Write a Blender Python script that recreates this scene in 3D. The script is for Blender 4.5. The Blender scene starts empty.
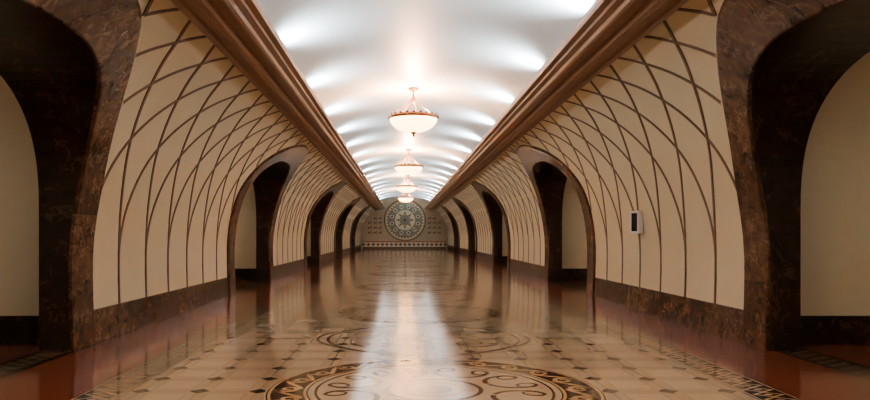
import bpy, bmesh, math, random
from mathutils import Vector
random.seed(3)
C=bpy.context.scene.collection

# ---------------------------------------------------------------- helpers
class NT:
    def __init__(s,name):
        s.m=bpy.data.materials.new(name); s.m.use_nodes=True
        s.t=s.m.node_tree; s.b=s.t.nodes['Principled BSDF']; s.pos=None
    def n(s,typ): return s.t.nodes.new(typ)
    def l(s,a,b): s.t.links.new(a,b)
    def P(s):
        if s.pos is None:
            s.pos=s.n('ShaderNodeTexCoord').outputs['Object']
        return s.pos
    def M(s,op,a,b=None,c=None):
        x=s.n('ShaderNodeMath'); x.operation=op
        for i,v in enumerate((a,b,c)):
            if v is None: continue
            if isinstance(v,(int,float)): x.inputs[i].default_value=v
            else: s.l(v,x.inputs[i])
        return x.outputs[0]
    def mix(s,f,a,b):
        x=s.n('ShaderNodeMix'); x.data_type='RGBA'
        if isinstance(f,(int,float)): x.inputs[0].default_value=f
        else: s.l(f,x.inputs[0])
        for i,v in ((6,a),(7,b)):
            if isinstance(v,(tuple,list)): x.inputs[i].default_value=(*v[:3],1)
            else: s.l(v,x.inputs[i])
        return x.outputs[2]
    def noise(s,scale,detail=4,rough=.5,dist=0,vec=None):
        x=s.n('ShaderNodeTexNoise'); x.inputs['Scale'].default_value=scale
        x.inputs['Detail'].default_value=detail; x.inputs['Roughness'].default_value=rough
        x.inputs['Distortion'].default_value=dist
        s.l(vec or s.P(),x.inputs['Vector']); return x.outputs['Fac']
    def bump(s,h,st,d=.01):
        x=s.n('ShaderNodeBump'); x.inputs['Strength'].default_value=st; x.inputs['Distance'].default_value=d
        s.l(h,x.inputs['Height']); s.l(x.outputs[0],s.b.inputs['Normal'])
    def base(s,c):
        if isinstance(c,(tuple,list)): s.b.inputs['Base Color'].default_value=(*c[:3],1)
        else: s.l(c,s.b.inputs['Base Color'])
    def rough(s,r):
        if isinstance(r,(int,float)): s.b.inputs['Roughness'].default_value=r
        else: s.l(r,s.b.inputs['Roughness'])

def mat_simple(name,c,r=.5,metal=0,var=.12,scale=6,emis=None,es=0,bump=0):
    k=NT(name); n=k.noise(scale,3)
    k.base(k.mix(n,tuple(v*(1-var) for v in c),tuple(min(1,v*(1+var)) for v in c)))
    k.rough(r); k.b.inputs['Metallic'].default_value=metal
    if emis:
        k.b.inputs['Emission Color'].default_value=(*emis,1); k.b.inputs['Emission Strength'].default_value=es
    if bump: k.bump(k.noise(scale*12,3),bump,.01)
    return k.m

def mat_marble(name,dark,mid,vein,r=.22,sc=1.6):
    k=NT(name)
    n1=k.noise(sc*3,8,.65,.8); n2=k.noise(sc*1.3,6,.6,1.5)
    rp=k.n('ShaderNodeMapRange'); rp.inputs[1].default_value=.35; rp.inputs[2].default_value=.68; k.l(n1,rp.inputs[0])
    c=k.mix(rp.outputs[0],dark,mid)
    v=k.M('ABSOLUTE',k.M('SUBTRACT',n2,.5)); v=k.M('SUBTRACT',1,k.M('MINIMUM',k.M('MULTIPLY',v,45),1))
    n3=k.noise(sc*2.1,2)
    v=k.M('MULTIPLY',v,k.M('MULTIPLY',k.M('GREATER_THAN',n3,.5),.55))
    k.base(k.mix(v,c,vein)); k.rough(r); return k.m

def skew(v):
    x=v[0]
    if x<-3.4: x-=.17*min(1,(-x-3.4)/1.3)
    return (x,v[1],v[2])
def mesh(name,vs,fs,mats,smooth=False,mi=None,parent=None,normals=True):
    me=bpy.data.meshes.new(name); me.from_pydata([skew(v) for v in vs],[],fs)
    for m in (mats if isinstance(mats,list) else [mats]): me.materials.append(m)
    if mi: 
        for p,i in zip(me.polygons,mi): p.material_index=i
    if normals:
        bm=bmesh.new(); bm.from_mesh(me); bmesh.ops.recalc_face_normals(bm,faces=bm.faces); bm.to_mesh(me); bm.free()
    if smooth:
        for p in me.polygons: p.use_smooth=True
    o=bpy.data.objects.new(name,me); C.objects.link(o)
    if parent: o.parent=parent
    return o

class MB:
    def __init__(s): s.v=[]; s.f=[]; s.m=[]
    def quad(s,a,b,c,d,m=0):
        i=len(s.v); s.v+=[a,b,c,d]; s.f.append((i,i+1,i+2,i+3)); s.m.append(m)
    def grid(s,rows,m=0,mf=None):
        i0=len(s.v); nr=len(rows); nc=len(rows[0])
        for r in rows: s.v+=list(r)
        for i in range(nr-1):
            for j in range(nc-1):
                a=i0+i*nc+j; s.f.append((a,a+1,a+nc+1,a+nc)); s.m.append(mf(i,j) if mf else m)
    def box(s,x0,x1,y0,y1,z0,z1,m=0):
        i=len(s.v)
        s.v+=[(x,y,z) for z in(z0,z1) for y in(y0,y1) for x in(x0,x1)]
        for f in((0,1,3,2),(4,6,7,5),(0,4,5,1),(2,3,7,6),(0,2,6,4),(1,5,7,3)):
            s.f.append(tuple(i+k for k in f)); s.m.append(m)
    def lathe(s,prof,seg,c=(0,0,0),m=0,axis='z',mf=None):
        rows=[]
        for r,h in prof:
            row=[]
            for k in range(seg+1):
                a=2*math.pi*k/seg
                if axis=='z': row.append((c[0]+r*math.cos(a),c[1]+r*math.sin(a),c[2]+h))
                else: row.append((c[0]+r*math.cos(a),c[1]-h,c[2]+r*math.sin(a)))
            rows.append(row)
        s.grid(rows,m,mf)
    def obj(s,name,mats,smooth=False,parent=None):
        return mesh(name,s.v,s.f,mats,smooth,s.m,parent)

def empty(name,loc=(0,0,0)):
    e=bpy.data.objects.new(name,None); e.location=loc; C.objects.link(e); return e

# ---------------------------------------------------------------- dimensions
Y0,Y1=-7.03,76.0
PER=14.0
ARCH=[6.97+PER*k for k in range(5)]
A_IN,HS,TOP_IN=2.43,1.9,3.85
A_OUT,TOP_OUT=3.08,4.34
XB=5.18
PN=2.6
PNO=2.2
prof_pts=[(4.74,0),(4.77,.8),(4.76,1.5),(4.66,2.2),(4.46,2.9),(4.14,3.5),(3.72,4.0),(3.30,4.32),(3.02,4.48)]
def prof(h):
    p=prof_pts
    h=max(0,min(h,p[-1][1]))
    for i in range(len(p)-1):
        if h<=p[i+1][1]: break
    def sl(k):
        a=max(0,k-1); b=min(len(p)-1,k+1)
        return (p[b][0]-p[a][0])/(p[b][1]-p[a][1])
    h0,h1=p[i][1],p[i+1][1]; t=(h-h0)/(h1-h0); d=h1-h0
    return ((2*t**3-3*t*t+1)*p[i][0]+(t**3-2*t*t+t)*d*sl(i)+(-2*t**3+3*t*t)*p[i+1][0]+(t**3-t*t)*d*sl(i+1))
def nrm(h):
    d=(prof(h+.01)-prof(h-.01))/(min(h+.01,4.48)-max(h-.01,0))
    l=math.hypot(1,d); return (-1/l, d/l)     # inward (towards hall) normal in (x,z)
def off(h,o):
    n=nrm(h); return prof(h)+n[0]*o, h+n[1]*o
def halfw(h,a,top):          # outer outline of the frames
    if h<=HS: return a
    if h>=top: return 0
    return a*(1-((h-HS)/(top-HS))**PNO)**(1/PNO)

# ---------------------------------------------------------------- materials
k=NT('cream_plaster')
n=k.noise(1.2,4); f=k.noise(40,4,.7); n2=k.noise(7,5,.65)
c=k.mix(n,(.72,.64,.46),(.80,.73,.56)); c=k.mix(k.M('MULTIPLY',n2,.3),c,(.60,.50,.33)); k.base(k.mix(k.M('MULTIPLY',f,.35),c,(.62,.53,.37)))
k.rough(.7); k.bump(f,.4,.01); M_CREAM=k.m
M_EMP=mat_marble('emperador_marble',(.040,.021,.013),(.13,.072,.043),(.32,.21,.14))
M_EMP2=mat_marble('emperador_marble_light',(.058,.032,.02),(.17,.10,.062),(.36,.26,.17),sc=2.1)
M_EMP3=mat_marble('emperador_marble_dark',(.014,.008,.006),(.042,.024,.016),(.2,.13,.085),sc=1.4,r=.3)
M_LINE=mat_simple('bronze_inlay_strip',(.19,.12,.082),.5)
M_CORN=mat_simple('bronze_cornice',(.31,.185,.12),.4)
M_CEIL=mat_simple('ceiling_white_plaster',(.70,.76,.78),.45,var=.02)
M_BRONZE=mat_simple('antique_bronze',(.20,.09,.045),.35,metal=.7)
M_ALAB=mat_simple('alabaster_glass',(.9,.8,.65),.4,emis=(1,.52,.22),es=7)
M_WHITE=mat_simple('white_enamel',(.75,.77,.78),.4,var=.03)
M_BLACK=mat_simple('dark_display_glass',(.02,.022,.025),.15)
M_LAMP=mat_simple('fluorescent_diffuser',(.9,.9,.9),.5,emis=(.85,.95,1),es=3)

# floor
k=NT('polished_inlaid_granite_floor')
sp=k.n('ShaderNodeSeparateXYZ'); k.l(k.P(),sp.inputs[0]); X,Y=sp.outputs[0],sp.outputs[1]
ax=k.M('ABSOLUTE',X)
G=.6
def near(v): # distance to nearest grid multiple
    return k.M('MULTIPLY',k.M('PINGPONG',k.M('DIVIDE',v,G),.5),G)
Ys=k.M('ADD',Y,0.23)
dx,dy=near(X),near(Ys)
diam=k.M('LESS_THAN',k.M('ADD',dx,dy),.105)
diam=k.M('MULTIPLY',diam,k.M('GREATER_THAN',ax,.5))
mn=k.M('MINIMUM',dx,dy)
grout=k.M('LESS_THAN',mn,.005)
inset=k.M('MULTIPLY',k.M('GREATER_THAN',mn,.10),k.M('LESS_THAN',mn,.115))
cm=k.n('ShaderNodeCombineXYZ')
k.l(k.M('FLOOR',k.M('DIVIDE',X,G)),cm.inputs[0]); k.l(k.M('FLOOR',k.M('DIVIDE',Ys,G)),cm.inputs[1])
wn=k.n('ShaderNodeTexWhiteNoise'); k.l(cm.outputs[0],wn.inputs['Vector'])
sp_n=k.noise(60,3,.7); cl=k.noise(.8,4)
tile=k.mix(wn.outputs[0],(.38,.295,.20),(.49,.39,.275))
tile=k.mix(k.M('MULTIPLY',k.M('LESS_THAN',mn,.10),.28),tile,(.28,.19,.125))
tile=k.mix(k.M('MULTIPLY',sp_n,.5),tile,(.29,.21,.14))
tile=k.mix(k.M('MULTIPLY',inset,.35),tile,(.16,.10,.06))
tile=k.mix(k.M('MULTIPLY',grout,.5),tile,(.13,.09,.06))
tile=k.mix(diam,tile,(.035,.022,.016))
# border
u=k.M('DIVIDE',k.M('ABSOLUTE',k.M('SUBTRACT',ax,3.35)),.16)
v=k.M('MULTIPLY',k.M('PINGPONG',k.M('DIVIDE',Y,.42),.5),4)   # 0..2
v=k.M('ABSOLUTE',k.M('SUBTRACT',v,1))
dd=k.M('ADD',u,v)
ringp=k.M('MULTIPLY',k.M('GREATER_THAN',dd,.75),k.M('LESS_THAN',dd,1.1))
core=k.M('LESS_THAN',dd,.35)
pat=k.M('MULTIPLY',k.M('MAXIMUM',ringp,core),k.M('LESS_THAN',u,1))
edge=k.M('MULTIPLY',k.M('GREATER_THAN',u,1.12),k.M('LESS_THAN',u,1.25))
pat=k.M('MAXIMUM',pat,edge)
bord=k.mix(pat,(.03,.02,.015),(.46,.33,.21))
col=k.mix(k.M('GREATER_THAN',ax,3.13),tile,bord)
red=k.mix(sp_n,(.15,.045,.028),(.26,.085,.052))
jy=k.M('LESS_THAN',k.M('PINGPONG',Y,.5),.006)
red=k.mix(k.M('MULTIPLY',jy,.7),red,(.04,.02,.015))
col=k.mix(k.M('GREATER_THAN',ax,3.57),col,red)
thr=k.M('MULTIPLY',k.M('GREATER_THAN',ax,4.8),k.M('LESS_THAN',ax,5.35))
u=k.M('DIVIDE',k.M('ABSOLUTE',k.M('SUBTRACT',ax,5.07)),.2)
tp=k.M('LESS_THAN',k.M('ABSOLUTE',k.M('SUBTRACT',k.M('ADD',u,v),.9)),.18)
col=k.mix(thr,col,k.mix(tp,(.03,.02,.016),(.25,.18,.11)))
k.base(col)
k.rough(k.M('ADD',.08,k.M('MULTIPLY',cl,.08)))
k.b.inputs['IOR'].default_value=1.6
k.bump(k.noise(5,2),.08,.01)
M_FLOOR=k.m
M_INL_D=mat_simple('dark_granite_inlay',(.075,.045,.03),.1)
M_INL_T=mat_simple('tan_granite_inlay',(.46,.31,.18),.1)
M_INL_C=mat_simple('cream_granite_inlay',(.44,.35,.25),.1)
M_INL_B=mat_simple('brown_granite_inlay',(.15,.085,.055),.1)
for m in (M_INL_D,M_INL_T,M_INL_C,M_INL_B): m.node_tree.nodes['Principled BSDF'].inputs['IOR'].default_value=1.6

# ---------------------------------------------------------------- floor
b=MB(); b.box(-8.6,8.6,Y0,Y1,-.2,0); b.obj('floor',M_FLOOR)

# floor rosettes
def ribbon2(mb,pts,w,z,m):
    rows=[]
    for i,p in enumerate(pts):
        a=pts[max(0,i-1)]; c=pts[min(len(pts)-1,i+1)]
        d=Vector((c[0]-a[0],c[1]-a[1])).normalized(); ww=w(i/(len(pts)-1)) if callable(w) else w
        rows.append([(p[0]-d.y*ww/2,p[1]+d.x*ww/2,z),(p[0]+d.y*ww/2,p[1]-d.x*ww/2,z)])
    mb.grid(rows,m)
def annulus(mb,cx,cy,r0,r1,z,m,seg=96):
    rows=[[(cx+r*math.cos(2*math.pi*i/seg),cy+r*math.sin(2*math.pi*i/seg),z) for r in (r0,r1)] for i in range(seg+1)]
    mb.grid(rows,m)
def rosette(cy):
    mb=MB()
    K=.925
    annulus(mb,0,cy,0.001,1.87,.0012,2)
    annulus(mb,0,cy,1.40,1.85,.0024,0)
    annulus(mb,0,cy,1.80,1.835,.0036,1); annulus(mb,0,cy,1.415,1.45,.0036,1)
    N=22
    for i in range(N):                       # running scroll wave inside the ring
        a0=2*math.pi*i/N
        pts=[]
        for j in range(30):
            t=j/29; sp=.13*(1-t*.8); ang=t*2*math.pi*1.4
            rr=1.625+sp*math.cos(ang); aa=a0+sp*math.sin(ang)/1.625
            pts.append((rr*math.cos(aa),cy+rr*math.sin(aa)))
        ribbon2(mb,pts,lambda t:.07*(1-t*.4),.0036,1)
        pts=[]
        for j in range(10):
            t=j/9; aa=a0+(t)*2*math.pi/N; rr=1.625+.13*math.cos(math.pi*t)
            pts.append((rr*math.cos(aa),cy+rr*math.sin(aa)))
        ribbon2(mb,pts,.06,.0036,1)
    for i in range(8):                       # inner ram-horn ornaments
        a0=2*math.pi*(i+.5)/8
        for s in (-1,1):
            pts=[]
            for j in range(36):
                t=j/35; ang=t*2*math.pi*1.15; R=.30*(1-.75*t)
                lx=.96+R*math.cos(ang+math.pi)*.9+.12*t; ly=s*(.02+.26*(1-math.exp(-3*t))+R*math.sin(ang)*.7)
                pts.append((lx*math.cos(a0)-ly*math.sin(a0),cy+lx*math.sin(a0)+ly*math.cos(a0)))
            ribbon2(mb,pts,lambda t:.06*(1-t*.6),.0024,3)
    annulus(mb,0,cy,1.30,1.33,.0024,3)
    annulus(mb,0,cy,.50,.55,.0024,3); annulus(mb,0,cy,.0,.2,.0024,3,32); annulus(mb,0,cy,.30,.36,.0024,1,48)
    mb.v=[(x*K,cy+(y-cy)*K,z) for x,y,z in mb.v]
    mb.obj('floor_rosette',[M_INL_D,M_INL_T,M_INL_C,M_INL_B])
y=7.05
while y<74: rosette(y); y+=7
rosette(.05)
# interlacing ornaments in the runner between the rosettes
def knot(cy):
    mb=MB()
    for s in(-1,1):
        for q in(-1,1):
            for o in (0,.16):
                pts=[(s*(.12+(1.35+o)*math.sin(math.pi*.5*t)**1.5),cy+q*(1.65-o)*math.cos(math.pi*.5*t)) for t in [i/24 for i in range(25)]]
                ribbon2(mb,pts,.05,.0015,0)
            pts=[]
            for j in range(30):
                t=j/29; ang=t*2*math.pi*1.1; R=.34*(1-.7*t)
                pts.append((s*(.72+R*math.cos(ang)),cy+q*(.52+R*math.sin(ang))))
            ribbon2(mb,pts,lambda t:.07*(1-t*.6),.0015,0)
    for w0,w1,m in((.34,.27,0),(.17,0,1)):
        P=[(w0,0),(0,w0),(-w0,0),(0,-w0),(w0,0)]; Q=[(w1,0),(0,w1),(-w1,0),(0,-w1),(w1,0)]
        mb.grid([[(a[0],cy+a[1],.0015),(b_[0],cy+b_[1],.0015)] for a,b_ in zip(P,Q)],m)
    mb.obj('floor_knot_inlay',[M_INL_B,M_INL_T])
y=10.55
while y<74: knot(y); y+=7
knot(3.55)

# ---------------------------------------------------------------- walls
hs_base=[0,.2,.46,.9,1.3,1.6,HS]
def rise_hs(top,n=22):
    return [HS+(top-HS)*math.sin(math.pi/2*i/n)**(2/PNO) for i in range(1,n+1)]
HR=hs_base+rise_hs(TOP_OUT)+[4.41,4.48]
def wall_side(s,name):
    mb=MB()
    edges=[None]+ARCH+[None]
    for k in range(len(edges)-1):
        rows=[]
        for h in HR:
            a=Y0 if edges[k] is None else edges[k]+halfw(h,A_OUT,TOP_OUT)
            c=Y1 if edges[k+1] is None else edges[k+1]-halfw(h,A_OUT,TOP_OUT)
            x=s*prof(h); n=16
            rows.append([(x,a+(c-a)*j/n,h) for j in range(n+1)])
        mb.grid(rows)
    return mb.obj(name,M_CREAM,smooth=True)
wall_side(-1,'wall_left'); wall_side(1,'wall_right')

# plinths
for s,nm in ((-1,'baseboard_left'),(1,'baseboard_right')):
    mb=MB(); segs=[(Y0,ARCH[0]-A_OUT)]+[(ARCH[i]+A_OUT,ARCH[i+1]-A_OUT) for i in range(4)]+[(ARCH[4]+A_OUT,Y1-.1)]
    for a,c in segs:
        n=max(1,round((c-a)/1.3)); 
        for j in range(n):
            y0=a+(c-a)*j/n+.003; y1=a+(c-a)*(j+1)/n-.003
            P=[(4.71,0),(4.74,.48),(4.80,.50)]
            rows=[[(s*x,y0,z),(s*x,y1,z)] for x,z in P]; mb.grid(rows,(j*7+int(a))%3%2)
            for yy in(y0,y1):
                i=len(mb.v); mb.v+=[(s*x,yy,z) for x,z in P]+[(s*4.80,yy,0)]; mb.f.append(tuple(range(i,i+4))); mb.m.append(0)
    mb.obj(nm,[M_EMP,M_EMP2])

# lattice strips
L=[0]; H=[.46]
hh=.46
while hh<4.46:
    h2=hh+.02; L.append(L[-1]+math.hypot(.02,prof(h2)-prof(hh))); H.append(h2); hh=h2
LT=L[-1]
def hat(sv):
    import bisect
    i=min(len(L)-2,max(0,bisect.bisect_left(L,sv)-1)); t=(sv-L[i])/(L[i+1]-L[i]); return H[i]+t*(H[i+1]-H[i])
def inside(y,h,pad=.02):
    for c in ARCH:
        if abs(y-c)<halfw(h,A_OUT+pad,TOP_OUT+pad): return True
    return y<Y0+.05 or y>Y1-.05
AMP,EX,U0=3.1,1.9,.16
def lattice(s,nm):
    mb=MB(); W=.028; sp=PER/12
    n=int((Y1-Y0)/sp)+10
    for kk in range(-6,n):
        yb=13.97+sp*(kk-18+.5)
        if yb<Y0-4 or yb>Y1+4: continue
        for d in(-1,1):
            run=[]
            N=60
            def flush(run):
                if len(run)>1: 
                    rows=run; mb.grid(rows)
            for j in range(N+1):
                u=j/N; h=hat(u*LT); yy=yb+d*AMP*max(0,u-U0)**EX
                if inside(yy,h): flush(run); run=[]; continue
                du=d*AMP*EX*max(0.0,u-U0)**(EX-1)/LT   # dy/ds
                l=math.hypot(1,du); ty,ts=du/l,1/l
                row=[]
                for q,o in ((-1,.0),(-.8,.016),(.8,.016),(1,.0)):
                    y2=yy+q*W*ts; h2=h-q*W*ty*abs(1/ math.hypot(1,(prof(min(h+.01,4.48))-prof(h-.01))/.02))
                    h2=min(h2,4.46)
                    x,z=off(h2,o); row.append((s*x,y2,z))
                run.append(row)
            flush(run)
    mb.obj(nm,M_LINE)
lattice(-1,'trim_1'); lattice(1,'trim_2')

# ---------------------------------------------------------------- arches
def curve_pts(a,top,pn,nj=6,n=40):
    pts=[]
    for i in range(nj): pts.append((a,HS*i/nj))
    for i in range(n+1):
        th=math.pi*i/n
        c=math.cos(th); sn=math.sin(th)
        pts.append((a*math.copysign(abs(c)**(2/pn),c),HS+(top-HS)*max(0,sn)**(2/pn)))
    for i in range(nj-1,-1,-1): pts.append((-a,HS*i/nj))
    return pts
PI=curve_pts(A_IN,TOP_IN,PN); PO=curve_pts(A_OUT,TOP_OUT,PNO); PQ=curve_pts(A_IN+.55,4.3,PN)
def arch(s,yc):
    e=empty('marble_archway',(0,yc,0))
    mb=MB()
    rows=[]
    for (a,h),(a2,h2) in zip(PI,PO):
        r=[]
        for t,o in((0,0),(0,.05),(.04,.06),(.25,.06),(.5,.06),(.75,.06),(.95,.06),(1,.045),(1,-.02)):
            hh=h+(h2-h)*t; x,z=off(hh,o) if hh>0.001 else (prof(0)-o,0)
            r.append((s*x,a+(a2-a)*t,z))
        rows.append(r)
    mb.grid(rows,mf=lambda i,j:(0,1,0,2,1,0,0,1)[(i//3)%8])
    mb.obj('frame',[M_EMP,M_EMP2,M_EMP],parent=e)
    mb=MB(); rows=[]
    for a,h in PI:
        x0=off(h,0)[0] if h>0 else prof(0)
        rows.append([(s*(x0+(XB-x0)*t),a,h if t>0 else (off(h,0)[1] if h>0 else 0)) for t in(0,.33,.66,1)])
    mb.grid(rows,mf=lambda i,j:(i//3)%2)
    mb.grid([[(s*XB,a,h),(s*XB,a2,h2)] for (a,h),(a2,h2) in zip(PI,PQ)],0)
    mb.obj('reveal',[M_EMP3,M_EMP3],parent=e)
    # passage vault beyond
    mb=MB(); XE=8.4
    mb.grid([[(s*XB,a,h),(s*6.5,a,h),(s*XE,a,h)] for a,h in PQ])
    i=len(mb.v); mb.v+=[(s*XE,a,h) for a,h in PQ]; mb.f.append(tuple(range(i,i+len(PQ)))); mb.m.append(0)
    mb.obj('passage_vault',M_CREAM,parent=e)
    mb=MB()
    for q in(-1,1):
        y=q*(A_IN+.55); mb.box(min(s*XB,s*XE),max(s*XB,s*XE),min(y,y-q*.04),max(y,y-q*.04),0,.42)
    mb.box(min(s*XE,s*(XE-.04)),max(s*XE,s*(XE-.04)),-A_IN-.5,A_IN+.5,0,.42)
    mb.obj('passage_plinth',M_EMP3,parent=e)
    mb=MB(); mb.box(s*6.9-.08,s*6.9+.08,-.7,.7,4.18,4.26,0); mb.box(s*6.9-.06,s*6.9+.06,-.66,.66,4.165,4.18,1)
    mb.obj('added_passage_fitting',[M_BRONZE,M_LAMP],parent=e)  # glowing fitting added to go with the passage fill light
    ld=bpy.data.lights.new('passage_fill_light','AREA'); ld.shape='RECTANGLE'; ld.size=.3; ld.size_y=1.4; ld.energy=20; ld.color=(1,.93,.82)  # added fill light that brightens the passage interior
    lo=bpy.data.objects.new('passage_fill_light',ld); lo.location=(s*6.9,0,4.12); C.objects.link(lo); lo.parent=e
for yc in ARCH:
    for s in(-1,1): arch(s,yc)

# ---------------------------------------------------------------- ceiling + cornices
mb=MB(); rows=[]
CW,CB,CR=3.32,4.74,1.1
for i in range(49):
    th=math.pi*i/48
    rows.append([(CW*math.cos(th),Y0+(Y1-Y0)*j/40,CB+CR*math.sin(th)) for j in range(41)])
mb.grid(rows); mb.obj('ceiling',M_CEIL,smooth=True)
cp=[(3.14,4.44),(3.06,4.37),(2.96,4.36),(2.94,4.41),(2.84,4.42),(2.82,4.385),(2.77,4.36),(2.70,4.365),(2.66,4.40),(2.65,4.45),(2.52,4.46),(2.50,4.42),(2.46,4.405),(2.42,4.42),(2.40,4.47),(2.31,4.49),(2.30,4.53),(2.21,4.54),(2.20,4.60),(2.23,4.66),(2.27,4.68),(2.27,4.74),(3.34,4.74),(3.34,4.44)]
for s,nm in((-1,'cornice'),(1,'cornice')):
    mb=MB(); mb.grid([[(s*x,Y0+.01,z),(s*x,Y1-.01,z)] for x,z in cp+[cp[0]]])
    mb.obj(nm,M_CORN)

# cove uplights
cl=empty('cove_lighting'); mb=MB()
for s,y in ((1,11.2-3.9*4),(-1,13.2-3.9*5)):
    while y<Y1-.5:
        if y>Y0+.3:
            mb.box(s*2.78-.09,s*2.78+.09,y-.22,y+.22,4.74,4.84,0)
            mb.box(s*2.78-.07,s*2.78+.07,y-.20,y+.20,4.84,4.85,1)
            ld=bpy.data.lights.new('cove_lamp','SPOT'); ld.energy=450; ld.color=(.84,.94,1); ld.shadow_soft_size=.08
            ld.spot_size=math.radians(138); ld.spot_blend=1
            lo=bpy.data.objects.new('cove_lamp',ld); lo.location=(s*2.74,y,4.88); C.objects.link(lo); lo.parent=cl
            lo.rotation_euler=Vector((-s*.7,0,.6)).to_track_quat('-Z','Y').to_euler()
        y+=3.9
mb.obj('uplight_fittings',[M_WHITE,M_LAMP],parent=cl)

# ---------------------------------------------------------------- end walls
mb=MB(); mb.box(-5.3,5.3,Y0-.2,Y0,0,6); mb.obj('wall_back',M_CREAM)
k=NT('end_wall_limestone')
n=k.noise(2,4); n2=k.noise(14,3); c=k.mix(n,(.46,.38,.28),(.56,.47,.35)); k.base(k.mix(k.M('MULTIPLY',n2,.25),c,(.4,.33,.24))); k.rough(.5)
mb=MB(); mb.box(-5.3,5.3,Y1,Y1+.2,0,6); mb.obj('wall_end',k.m)
M_PR=mat_simple('terracotta_mosaic',(.40,.10,.05),.4); M_PB=mat_simple('blue_grey_mosaic',(.10,.16,.21),.4)
M_PL=mat_simple('pale_stone_relief',(.72,.66,.54),.55); M_PD=mat_simple('weathered_bronze_relief',(.17,.11,.065),.5)
M_PG=mat_simple('gilded_relief',(.42,.31,.17),.4); M_PT=mat_simple('teal_stone_relief',(.24,.27,.25),.5)
mb=MB(); YW=Y1-.012
mb.box(-4.6,4.6,YW-.06,YW,0,.28,3); mb.box(-4.6,4.6,YW-.05,YW,.28,.80,0); mb.box(-4.6,4.6,YW-.09,YW,.80,.90,1)
for i in range(19):
    x=-4.5+i*.5
    zz=.54; 
    j=len(mb.v); r=.2
    mb.v+=[(x-r,YW-.062,zz),(x,YW-.062,zz-.2),(x+r,YW-.062,zz),(x,YW-.062,zz+.2)]; mb.f.append((j,j+1,j+2,j+3)); mb.m.append(1 if i%2 else 2)
mb.obj('mosaic_frieze',[M_PL,M_PR,M_PB,M_PD])
# zodiac medallion
ZC=3.27
mb=MB(); c=(0,YW,ZC)
zp=[(.001,0),(2.34,.0),(2.34,.1),(2.26,.14),(2.16,.1),(2.14,.05),(1.92,.05),(1.90,.1),(1.82,.12),(1.78,.06),(1.25,.06),(1.23,.12),(1.14,.12),(1.12,.05),(.62,.05),(.6,.13),(.5,.15),(.46,.08),(0.001,.1)]
zm=[3,1,1,3,3,0,3,3,3,4,3,3,3,0,3,3,3,4]
mb.lathe(zp,72,c,0,'y',mf=lambda i,j:zm[i])
def ry(p,ang): return (p[0]*math.cos(ang)-p[2]*math.sin(ang),p[1],p[0]*math.sin(ang)+p[2]*math.cos(ang))
def rel(pts2,ang,d0,d1,m):
    i=len(mb.v); n=len(pts2)
    for d in(d0,d1):
        for x,z in pts2:
            q=ry((x,0,z),ang); mb.v.append((q[0],YW-d,ZC+q[2]))
    mb.f.append(tuple(range(i+n,i+2*n))); mb.m.append(m)
    for j in range(n): mb.f.append((i+j,i+(j+1)%n,i+n+(j+1)%n,i+n+j)); mb.m.append(m)
for q in range(36): rel([(-.09,1.93),(.09,1.93),(.0,2.13)],2*math.pi*q/36,.05,.11,1)
for q in range(12):
    a=2*math.pi*(q+.5)/12
    rel([(.23*math.cos(t*math.pi/5),1.51+.24*math.sin(t*math.pi/5)) for t in range(10)],a,.06,.11,0)
    rel([(-.12,1.45),(-.04,1.38),(.12,1.43),(.14,1.57),(.04,1.55),(-.03,1.66),(-.1,1.59)],a,.11,.15,1)
    rel([(-.025,1.26),(.025,1.26),(.025,1.78),(-.025,1.78)],2*math.pi*q/12,.06,.1,3)
for q in range(8):
    rel([(-.12,.64),(.12,.64),(.05,.85),(0,1.1),(-.05,.85)],2*math.pi*q/8,.05,.11,1)
    rel([(-.05,.1),(.05,.1),(0,.46)],2*math.pi*q/8,.08,.14,3)
mb.lathe([(.16,.08),(.15,.17),(.001,.2)],24,c,1,'y')
mb.obj('zodiac_medallion',[M_PL,M_PD,M_PD,M_PG,M_PT])
for s in(-1,1):
    mb=MB()
    for z0 in (1.7,2.25,2.8,3.3):
        for x0 in(2.75,3.3,3.85):
            if z0>3 and x0>3.6: continue
            i=len(mb.v); X0=s*x0
            P=[(-.16,0),(-.1,0),(-.08,.14),(.06,.14),(.09,0),(.14,0),(.13,.2),(.2,.34),(.12,.3),(.05,.24),(-.12,.24),(-.2,.16)]
            n=len(P)
            mb.v+=[(X0+px,YW-.03,z0+pz) for px,pz in P]+[(X0+px,YW,z0+pz) for px,pz in P]; mb.f.append(tuple(range(i,i+n))); mb.m.append(0)
            for j in range(n): mb.f.append((i+j,i+(j+1)%n,i+n+(j+1)%n,i+n+j)); mb.m.append(0)
    mb.obj('petroglyph_relief',M_PD)

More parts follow.
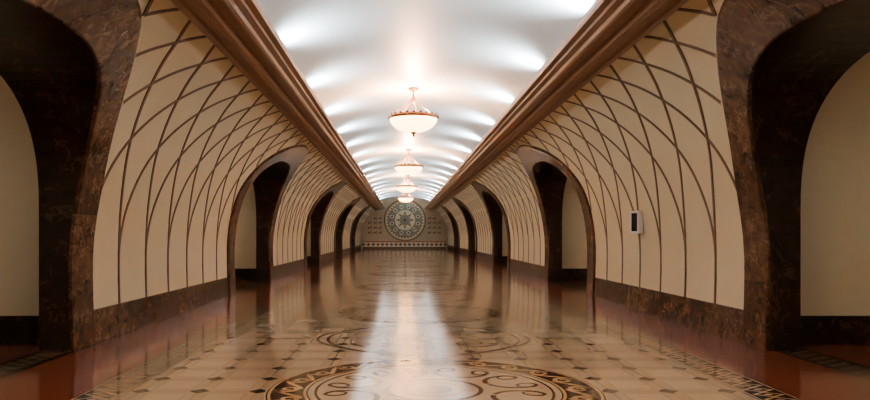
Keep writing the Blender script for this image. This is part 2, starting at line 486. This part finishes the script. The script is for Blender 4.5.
# ---------------------------------------------------------------- chandeliers
def chandelier(y):
    e=empty('chandelier',(0,y,0)); zr=4.98; R=.69
    mb=MB(); pr=[(R*math.sin(math.pi/2*t/14)**.9 if t else .001, zr-.42*math.cos(math.pi/2*t/14)) for t in range(15)]
    mb.lathe(pr,48); mb.obj('bowl',M_ALAB,smooth=True,parent=e)
    mb=MB()
    mb.lathe([(R-.01,zr-.05),(R+.03,zr-.05),(R+.05,zr),(R+.03,zr+.04),(R,zr+.05),(R-.03,zr+.03),(R-.02,zr)],48)
    mb.lathe([(.001,zr-.56),(.025,zr-.54),(.035,zr-.51),(.015,zr-.48),(.05,zr-.46),(.09,zr-.43),(.1,zr-.40)],20)
    for q in range(24):
        a=2*math.pi*q/24; ca,sa=math.cos(a),math.sin(a)
        i=len(mb.v)
        for r,t,z in((R+.03,-.05,zr+.03),(R+.03,.05,zr+.03),(R+.05,.025,zr+.07),(R+.045,0,zr+.095),(R+.05,-.025,zr+.07)):
            mb.v.append((r*ca-t*sa,r*sa+t*ca,z))
        mb.f.append((i,i+1,i+2,i+3,i+4)); mb.m.append(0)
    def rod(p,q,r=.011):
        p,q=Vector(p),Vector(q); d=(q-p).normalized(); u=d.orthogonal().normalized(); w=d.cross(u)
        mb.grid([[tuple(o+r*(math.cos(k*math.pi/3)*u+math.sin(k*math.pi/3)*w)) for k in range(7)] for o in(p,q)])
    for q in range(6):
        a=2*math.pi*(q+.25)/6; rod((R*math.cos(a),R*math.sin(a),zr+.03),(.06*math.cos(a),.06*math.sin(a),zr+.5))
    mb.lathe([(.001,zr+.42),(.05,zr+.44),(.08,zr+.5),(.05,zr+.56),(.025,zr+.6),(.02,zr+.74),(.06,zr+.76),(.14,zr+.8),(.16,zr+.85)],24)
    mb.obj('bronze_frame',M_BRONZE,smooth=False,parent=e)
    ld=bpy.data.lights.new('chandelier_lamp','POINT'); ld.energy=850; ld.color=(1,.50,.26); ld.shadow_soft_size=.12
    lo=bpy.data.objects.new('chandelier_lamp',ld); lo.location=(0,0,zr+.0); C.objects.link(lo); lo.parent=e
for y in (5.6,19.6,33.6,47.6,61.6): chandelier(y)

# ---------------------------------------------------------------- wall panel on right wall
e=empty('wall_intercom_panel',(4.74,14.4,1.87))
e.rotation_euler=(0,0,math.radians(14))
mb=MB()
mb.box(-.16,-.06,-.15,.15,-.24,.24,0)
mb.box(-.175,-.16,-.15,.15,.19,.24,0); mb.box(-.175,-.16,-.15,.15,-.24,-.19,0); mb.box(-.175,-.16,-.15,-.11,-.19,.19,0); mb.box(-.175,-.16,.11,.15,-.19,.19,0)
mb.box(-.165,-.159,-.11,.11,-.19,.19,1); mb.box(-.06,.01,-.06,.06,-.1,.1,0)
mb.obj('housing',[M_WHITE,M_BLACK],parent=e)

# ---------------------------------------------------------------- world, camera
w=bpy.data.worlds.new('World'); bpy.context.scene.world=w; w.use_nodes=True
w.node_tree.nodes['Background'].inputs[0].default_value=(.05,.05,.05,1)
cam=bpy.data.cameras.new('Camera'); co=bpy.data.objects.new('Camera',cam); C.objects.link(co)
co.location=(-.33,0,1.6); co.rotation_euler=(math.pi/2,0,0)
cam.sensor_width=36; cam.lens=680/870*36; cam.shift_x=33/870; cam.shift_y=35/870; cam.clip_end=200
bpy.context.scene.camera=co
vs=bpy.context.scene.view_settings
vs.view_transform='AgX'; vs.exposure=.35
try: vs.look='AgX - Medium High Contrast'
except Exception as ex: print(ex)
